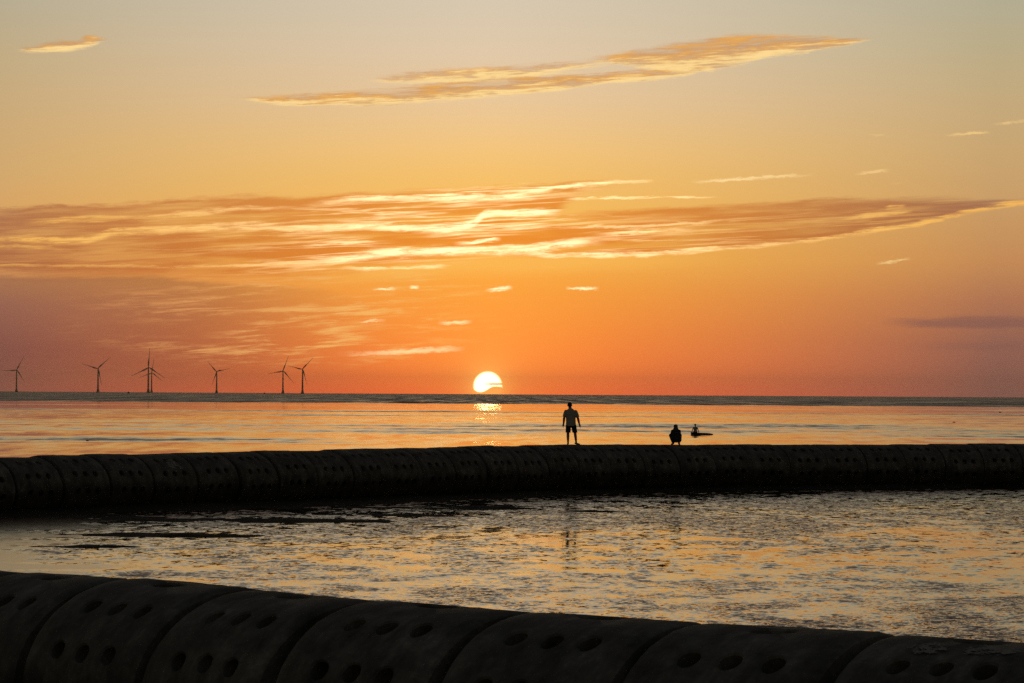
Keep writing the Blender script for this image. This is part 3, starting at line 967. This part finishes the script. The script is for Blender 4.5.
def head(bm, c_, f, s_=1.0):
    """skull, jaw, nose, brow, lips, ears; f is the facing direction"""
    c_ = Vector(c_); f = Vector(f).normalized(); sx_ = f.cross(Vector((0, 0, 1))).normalized()
    def e(off, r3):
        m_ = Matrix((( sx_.x * r3[0], f.x * r3[1], 0, 0), (sx_.y * r3[0], f.y * r3[1], 0, 0), (0, f.z * r3[1], r3[2], 0), (0, 0, 0, 1)))
        m_.translation = c_ + sx_ * off[0] * s_ + f * off[1] * s_ + Vector((0, 0, off[2] * s_))
        for i in range(3):
            for j in range(3):
                m_[i][j] *= s_
        bmesh.ops.create_uvsphere(bm, u_segments=14, v_segments=10, radius=1.0, matrix=m_)
    e((0, -.005, .02), (.076, .095, .092))
    e((0, .025, -.055), (.058, .066, .062))
    e((0, .094, -.018), (.014, .022, .024))
    e((0, .082, .022), (.052, .014, .012))
    e((-.030, .076, .006), (.014, .012, .009)); e((.030, .076, .006), (.014, .012, .009))
    e((0, .084, -.058), (.024, .010, .010))
    e((-.080, -.005, 0), (.012, .022, .034)); e((.080, -.005, 0), (.012, .022, .034))

def foot(bm, ankle, d, s_=1.0):
    a = Vector(ankle); d = Vector(d).normalized()
    tube(bm, [a + Vector((0, 0, -.01)) - d * .05, a - Vector((0, 0, .035)) + d * .05, a - Vector((0, 0, .052)) + d * .14, a - Vector((0, 0, .056)) + d * .19],
         [.040 * s_, .042 * s_, .034 * s_, .024 * s_], 10)

def zring(z, x, y, rx, ry):
    return ((x, y, z), (rx, 0, 0), (0, ry, 0))

# --- standing person: seen from behind, facing the sea, arms hanging away from the body
p = thing('person', 'person standing on the far breakwater in t-shirt and shorts, facing the sunset sea', 'person',
          (MAN.x, MAN.y, 0), R(-2))
hip_l, hip_r = (-.085, 0, .84), (.115, 0, .84)
kn_l, kn_r = (-.105, .015, .46), (.185, .025, .46)
an_l, an_r = (-.100, -.02, .085), (.232, .0, .085)
sh_l, sh_r = (-.190, 0, 1.375), (.200, 0, 1.365)
el_l, el_r = (-.262, .00, 1.10), (.292, .00, 1.09)
wr_l, wr_r = (-.285, .05, .86), (.350, .05, .85)
bm = bmesh.new()
loft(bm, [zring(.80, .01, 0, .15, .10), zring(.90, .01, 0, .168, .115), zring(1.02, .005, 0, .145, .10), zring(1.18, 0, 0, .160, .11),
          zring(1.32, 0, 0, .185, .115), zring(1.41, 0, 0, .165, .09), zring(1.46, -.01, 0, .085, .065)], 20)
tube(bm, [(-.01, 0, 1.40), (-.03, .012, 1.53)], [.080, .064], 12)
head(bm, (-.038, .02, 1.60), (0.08, 1, -.05), 1.10)
for a, b_, c_ in ((hip_l, kn_l, an_l), (hip_r, kn_r, an_r)):
    a, b_, c_ = Vector(a), Vector(b_), Vector(c_)
    calf = b_.lerp(c_, .3) + Vector((0, -.02, 0))
    tube(bm, [a, a.lerp(b_, .5), b_, calf, b_.lerp(c_, .7), c_], [.098, .082, .058, .060, .046, .037], 14)
foot(bm, an_l, (-.12, 1, 0)); foot(bm, an_r, (.75, .66, 0))
for a, b_, c_, s_ in ((sh_l, el_l, wr_l, -1), (sh_r, el_r, wr_r, 1)):
    a, b_, c_ = Vector(a), Vector(b_), Vector(c_)
    tube(bm, [a, a.lerp(b_, .5), b_, b_.lerp(c_, .35), c_], [.064, .058, .050, .051, .036], 12)
    hand(bm, c_, (c_ - b_) + Vector((s_ * .03, 0, -.02)), (-s_, .1, 0), -1, 0.3, 1.1)
remeshed('body', bm, 0.0075, M_SKIN, p, 3)
bm = bmesh.new()
loft(bm, [zring(.765, .012, 0, .210, .140), zring(.80, .012, 0, .206, .138), zring(.95, .01, 0, .198, .132), zring(1.12, .003, 0, .200, .130), zring(1.26, 0, 0, .216, .132),
          zring(1.36, 0, 0, .198, .112), zring(1.42, -.006, 0, .150, .092), zring(1.46, -.010, 0, .100, .076), zring(1.475, -.01, 0, .078, .068)], 24)
for a, b_ in ((sh_l, el_l), (sh_r, el_r)):
    a, b_ = Vector(a), Vector(b_)
    tube(bm, [a + Vector((0, 0, -.012)), a.lerp(b_, .4), a.lerp(b_, .74)], [.074, .078, .080], 14)
remeshed('t_shirt', bm, 0.010, M_TEE, p, 4)
bm = bmesh.new()
loft(bm, [zring(.76, .012, 0, .170, .118), zring(.86, .012, 0, .180, .124), zring(.93, .01, 0, .172, .12)], 20)
for a, b_ in ((hip_l, kn_l), (hip_r, kn_r)):
    a, b_ = Vector(a), Vector(b_)
    a2 = a + Vector((0, 0, -.02))
    loft(bm, [(a2, (.112, 0, 0), (0, .112, 0)), (a2.lerp(b_, .5), (.104, 0, 0), (0, .105, 0)), (a2.lerp(b_, .88), (.104, 0, 0), (0, .105, 0))], 18)
remeshed('shorts', bm, 0.009, M_SHORTS, p, 3)
bm = bmesh.new()
ball(bm, (-.040, .004, 1.655), (.095, .110, .082)); ball(bm, (-.038, -.045, 1.615), (.086, .074, .085))
remeshed('hair', bm, 0.009, M_HAIR, p, 3)
p.location.z = MAN.z

# --- crouching person: squatting with back to the camera
p = thing('person', 'person crouching on the far breakwater in dark clothes and a grey headcloth', 'person', (SQUAT.x, SQUAT.y, 0), R(4))
bm = bmesh.new()
loft(bm, [((0, -.14, .13), (.10, 0, 0), (0, .06, .02)), ((0, -.14, .17), (.165, 0, 0), (0, .12, .02)), ((0, -.13, .25), (.18, 0, 0), (0, .14, .03)), ((0, -.09, .36), (.155, 0, 0), (0, .115, .04)),
          ((0, -.02, .48), (.150, 0, 0), (0, .115, .05)), ((0, .05, .57), (.125, 0, 0), (0, .10, .05)), ((0, .08, .63), (.075, 0, 0), (0, .07, .04))], 20)
tube(bm, [(0, .08, .61), (0, .12, .68)], [.058, .052], 12)
head(bm, (0, .15, .745), (0, 1, -.18), 0.95)
for s_ in (-1, 1):
    hp, kn, an = Vector((s_ * .10, -.10, .20)), Vector((s_ * .20, .24, .40)), Vector((s_ * .125, .0, .085))
    tube(bm, [hp, hp.lerp(kn, .5), kn], [.098, .085, .062], 14)
    tube(bm, [kn, kn.lerp(an, .35) + Vector((0, -.02, 0)), an], [.058, .060, .040], 12)
    foot(bm, an, (s_ * .3, 1, 0))
    sh, eb, wr = Vector((s_ * .145, .05, .590)), Vector((s_ * .185, .17, .37)), Vector((s_ * .10, .36, .42))
    tube(bm, [sh, sh.lerp(eb, .5), eb, eb.lerp(wr, .5), wr], [.056, .048, .040, .038, .028], 12)
    hand(bm, wr, (-s_ * .6, .6, .15), (0, -.2, -1), s_, 0.5)
remeshed('body', bm, 0.0075, M_SKIN, p, 3)
bm = bmesh.new()
loft(bm, [((0, -.10, .27), (.205, 0, 0), (0, .165, .03)), ((0, -.09, .36), (.185, 0, 0), (0, .14, .04)), ((0, -.02, .48), (.170, 0, 0), (0, .14, .05)), ((0, .05, .60), (.158, 0, 0), (0, .115, .05)),
          ((0, .085, .675), (.105, 0, 0), (0, .08, .04))], 22)
for s_ in (-1, 1):
    sh, eb, wr = Vector((s_ * .145, .05, .590)), Vector((s_ * .185, .17, .37)), Vector((s_ * .10, .36, .42))
    tube(bm, [sh, sh.lerp(eb, .5), eb, eb.lerp(wr, .5), eb.lerp(wr, .9)], [.062, .060, .052, .048, .042], 14)
remeshed('jacket', bm, 0.010, M_JACKET, p, 4)
bm = bmesh.new()
loft(bm, [((0, -.15, .12), (.12, 0, 0), (0, .07, .02)), ((0, -.145, .17), (.212, 0, 0), (0, .135, .02)), ((0, -.13, .25), (.222, 0, 0), (0, .15, .03)), ((0, -.10, .34), (.165, 0, 0), (0, .12, .04))], 20)
for s_ in (-1, 1):
    hp, kn, an = Vector((s_ * .10, -.10, .20)), Vector((s_ * .20, .24, .40)), Vector((s_ * .125, .0, .085))
    tube(bm, [hp, hp.lerp(kn, .5), kn], [.112, .098, .076], 14)
    tube(bm, [kn, kn.lerp(an, .35) + Vector((0, -.02, 0)), kn.lerp(an, .85)], [.072, .074, .056], 12)
remeshed('trousers', bm, 0.010, M_SHORTS, p, 4)
bm = bmesh.new()
ball(bm, (0, .135, .775), (.094, .104, .092)); ball(bm, (0, .095, .71), (.096, .080, .080))
loft(bm, [((0, .04, .55), (.145, 0, 0), (0, .08, .02)), ((0, .06, .63), (.120, 0, 0), (0, .075, .02)), ((0, .09, .72), (.095, 0, 0), (0, .07, .02))], 16)
remeshed('headcloth', bm, 0.009, M_SCARF, p, 3)
p.location.z = SQUAT.z

# --- low boat in the shallows with a person at its left end
BOAT = at(702, 435.0, z=0.0)
bt = thing('rowing_boat', 'low dark flat boat in the shallows behind the far breakwater', 'boat', (BOAT.x, BOAT.y, 0), R(6))
bm = bmesh.new()
prof = [(-1.06, .30, .27), (-.9, .40, .26), (-.3, .46, .22), (.3, .44, .20), (.75, .30, .18), (1.02, .10, .12), (1.10, .02, .08)]
lo, li = [], []
for x, w_, h_ in prof:
    lo.append([bm.verts.new(q_) for q_ in ((x, -w_, h_), (x, -w_ * .85, -.02), (x, 0, -.06), (x, w_ * .85, -.02), (x, w_, h_))])
    wi = max(.005, w_ - .035)
    li.append([bm.verts.new(q_) for q_ in ((x * .97, -wi, h_), (x * .96, -wi * .82, .03), (x * .96, 0, .01), (x * .96, wi * .82, .03), (x * .97, wi, h_))])
for L_, flip in ((lo, False), (li, True)):
    for a, b_ in zip(L_, L_[1:]):
        for i in range(4):
            bm.faces.new((a[i], a[i + 1], b_[i + 1], b_[i]))
    bm.faces.new(L_[0]); bm.faces.new(L_[-1])
for i in (0, 4):
    for a, b_, c_, d_ in zip(lo, lo[1:], li[1:], li):
        bm.faces.new((a[i], b_[i], c_[i], d_[i]))
from_bm('hull', bm, M_HULL, bt, 40)
for x, w_ in ((-.62, .40), (.30, .41)):
    bm = bmesh.new()
    bmesh.ops.create_cube(bm, size=1.0, matrix=Matrix.Translation((x, 0, .175)) @ Matrix.Diagonal((.18, w_ * 2 - .03, .025, 1)))
    bmesh.ops.bevel(bm, geom=bm.edges[:], offset=.005, segments=1)
    from_bm('thwart', bm, M_DARKW, bt)

p = thing('person', 'person in a pale top at the left end of the low boat, arms held out', 'person', (BOAT.x, BOAT.y, 0), R(84))
p.location = (BOAT.x - .66, BOAT.y - .12, -.03)
p.scale = (1.12, 1.12, 1.12)
SEAT = .19
bm = bmesh.new()
loft(bm, [zring(SEAT, .13, 0, .11, .14), zring(SEAT + .10, .12, 0, .11, .155), zring(SEAT + .25, .09, 0, .095, .13), zring(SEAT + .40, .04, 0, .10, .155),
          zring(SEAT + .50, .02, 0, .09, .16), zring(SEAT + .55, .01, 0, .06, .07)], 18)
tube(bm, [(.01, 0, SEAT + .52), (-.03, 0, SEAT + .62)], [.056, .050], 10)
head(bm, (-.05, 0, SEAT + .70), (-.9, -.3, -.25), 0.92)
for s_ in (-1, 1):
    sh, eb, wr = Vector((.02, s_ * .165, SEAT + .47)), Vector((-.02, s_ * .25, SEAT + .27)), Vector((-.06, s_ * .30, SEAT + .09))
    tube(bm, [sh, sh.lerp(eb, .5), eb, eb.lerp(wr, .5), wr], [.052, .045, .038, .036, .027], 10)
    hand(bm, wr, (0, s_ * .4, -1), (-s_, 0, 0), s_, 0.5)
    hp, kn, an = Vector((.12, s_ * .10, SEAT + .05)), Vector((-.16, s_ * .12, SEAT + .10)), Vector((-.05, s_ * .10, .13))
    tube(bm, [hp, hp.lerp(kn, .5), kn, kn.lerp(an, .4), an], [.092, .078, .056, .05, .036], 12)
    foot(bm, Vector((an.x, an.y, .11)), (-1, s_ * .1, 0), .9)
remeshed('body', bm, 0.009, M_SKIN, p, 3)
bm = bmesh.new()
loft(bm, [zring(SEAT + .02, .13, 0, .13, .165), zring(SEAT + .12, .12, 0, .125, .168), zring(SEAT + .25, .09, 0, .112, .146), zring(SEAT + .40, .04, 0, .114, .17),
          zring(SEAT + .51, .02, 0, .10, .165), zring(SEAT + .565, .005, 0, .068, .075)], 20)
remeshed('top', bm, 0.011, M_PALE, p, 3)
bm = bmesh.new()
ball(bm, (-.035, .012, SEAT + .735), (.092, .085, .080)); ball(bm, (.0, .02, SEAT + .69), (.066, .074, .07))
remeshed('hair', bm, 0.010, M_HAIR, p, 3)

# ------------------------------------------------------------------ stones on the flat
M_STONE = paint('wet stone', (0.03, 0.028, 0.025), 0.5, .3)
def make_stone(seed):
    bm = bmesh.new()
    bmesh.ops.create_icosphere(bm, subdivisions=3, radius=1.0)
    for v_ in bm.verts:
        v_.co *= 1 + .35 * mnoise.noise(v_.co * 1.3 + Vector((seed, 0, 0)))
        v_.co.z *= .5
    return from_bm('stone', bm, M_STONE, smooth=180)
for k, (px, py, r_, lab) in enumerate(((87.5, 441, .11, 'small dark stone on the flooded flat at the far left'),
                                       (954, 422.5, .2, 'small dark stone on the flooded flat at the right, nearer the breakwater'),
                                       (1000, 412.5, .32, 'small dark stone on the flooded flat at the far right, nearer the open sea'))):
    o = make_stone(k * 7.3)
    q_ = at(px, py, z=0.0)
    o.location = (q_.x, q_.y, .02)
    o.scale = (r_, r_, r_)
    tag(o, lab, 'stone', 'stones on the flooded flat')

# ------------------------------------------------------------------ the air: thin haze that pales the far turbines and sea
HAZE = True
if HAZE:
    bm = bmesh.new()
    bmesh.ops.create_cube(bm, size=1.0, matrix=Matrix.Translation((0, 16150, 94)) @ Matrix.Diagonal((40600, 32600, 196, 1)))
    mt = bpy.data.materials.new('haze')
    mt.use_nodes = True
    mt.node_tree.nodes.clear()
    hg = G(mt.node_tree)
    pv_ = hg.node('ShaderNodeVolumePrincipled')
    pv_.inputs['Color'].default_value = (0.98, 0.88, 0.74, 1)
    pv_.inputs['Density'].default_value = 2.1e-5
    pv_.inputs['Anisotropy'].default_value = 0.7
    ho = hg.node('ShaderNodeOutputMaterial')
    mt.node_tree.links.new(pv_.outputs[0], ho.inputs['Volume'])
    hz = from_bm('haze', bm, mt)
    hz['kind'] = 'stuff'
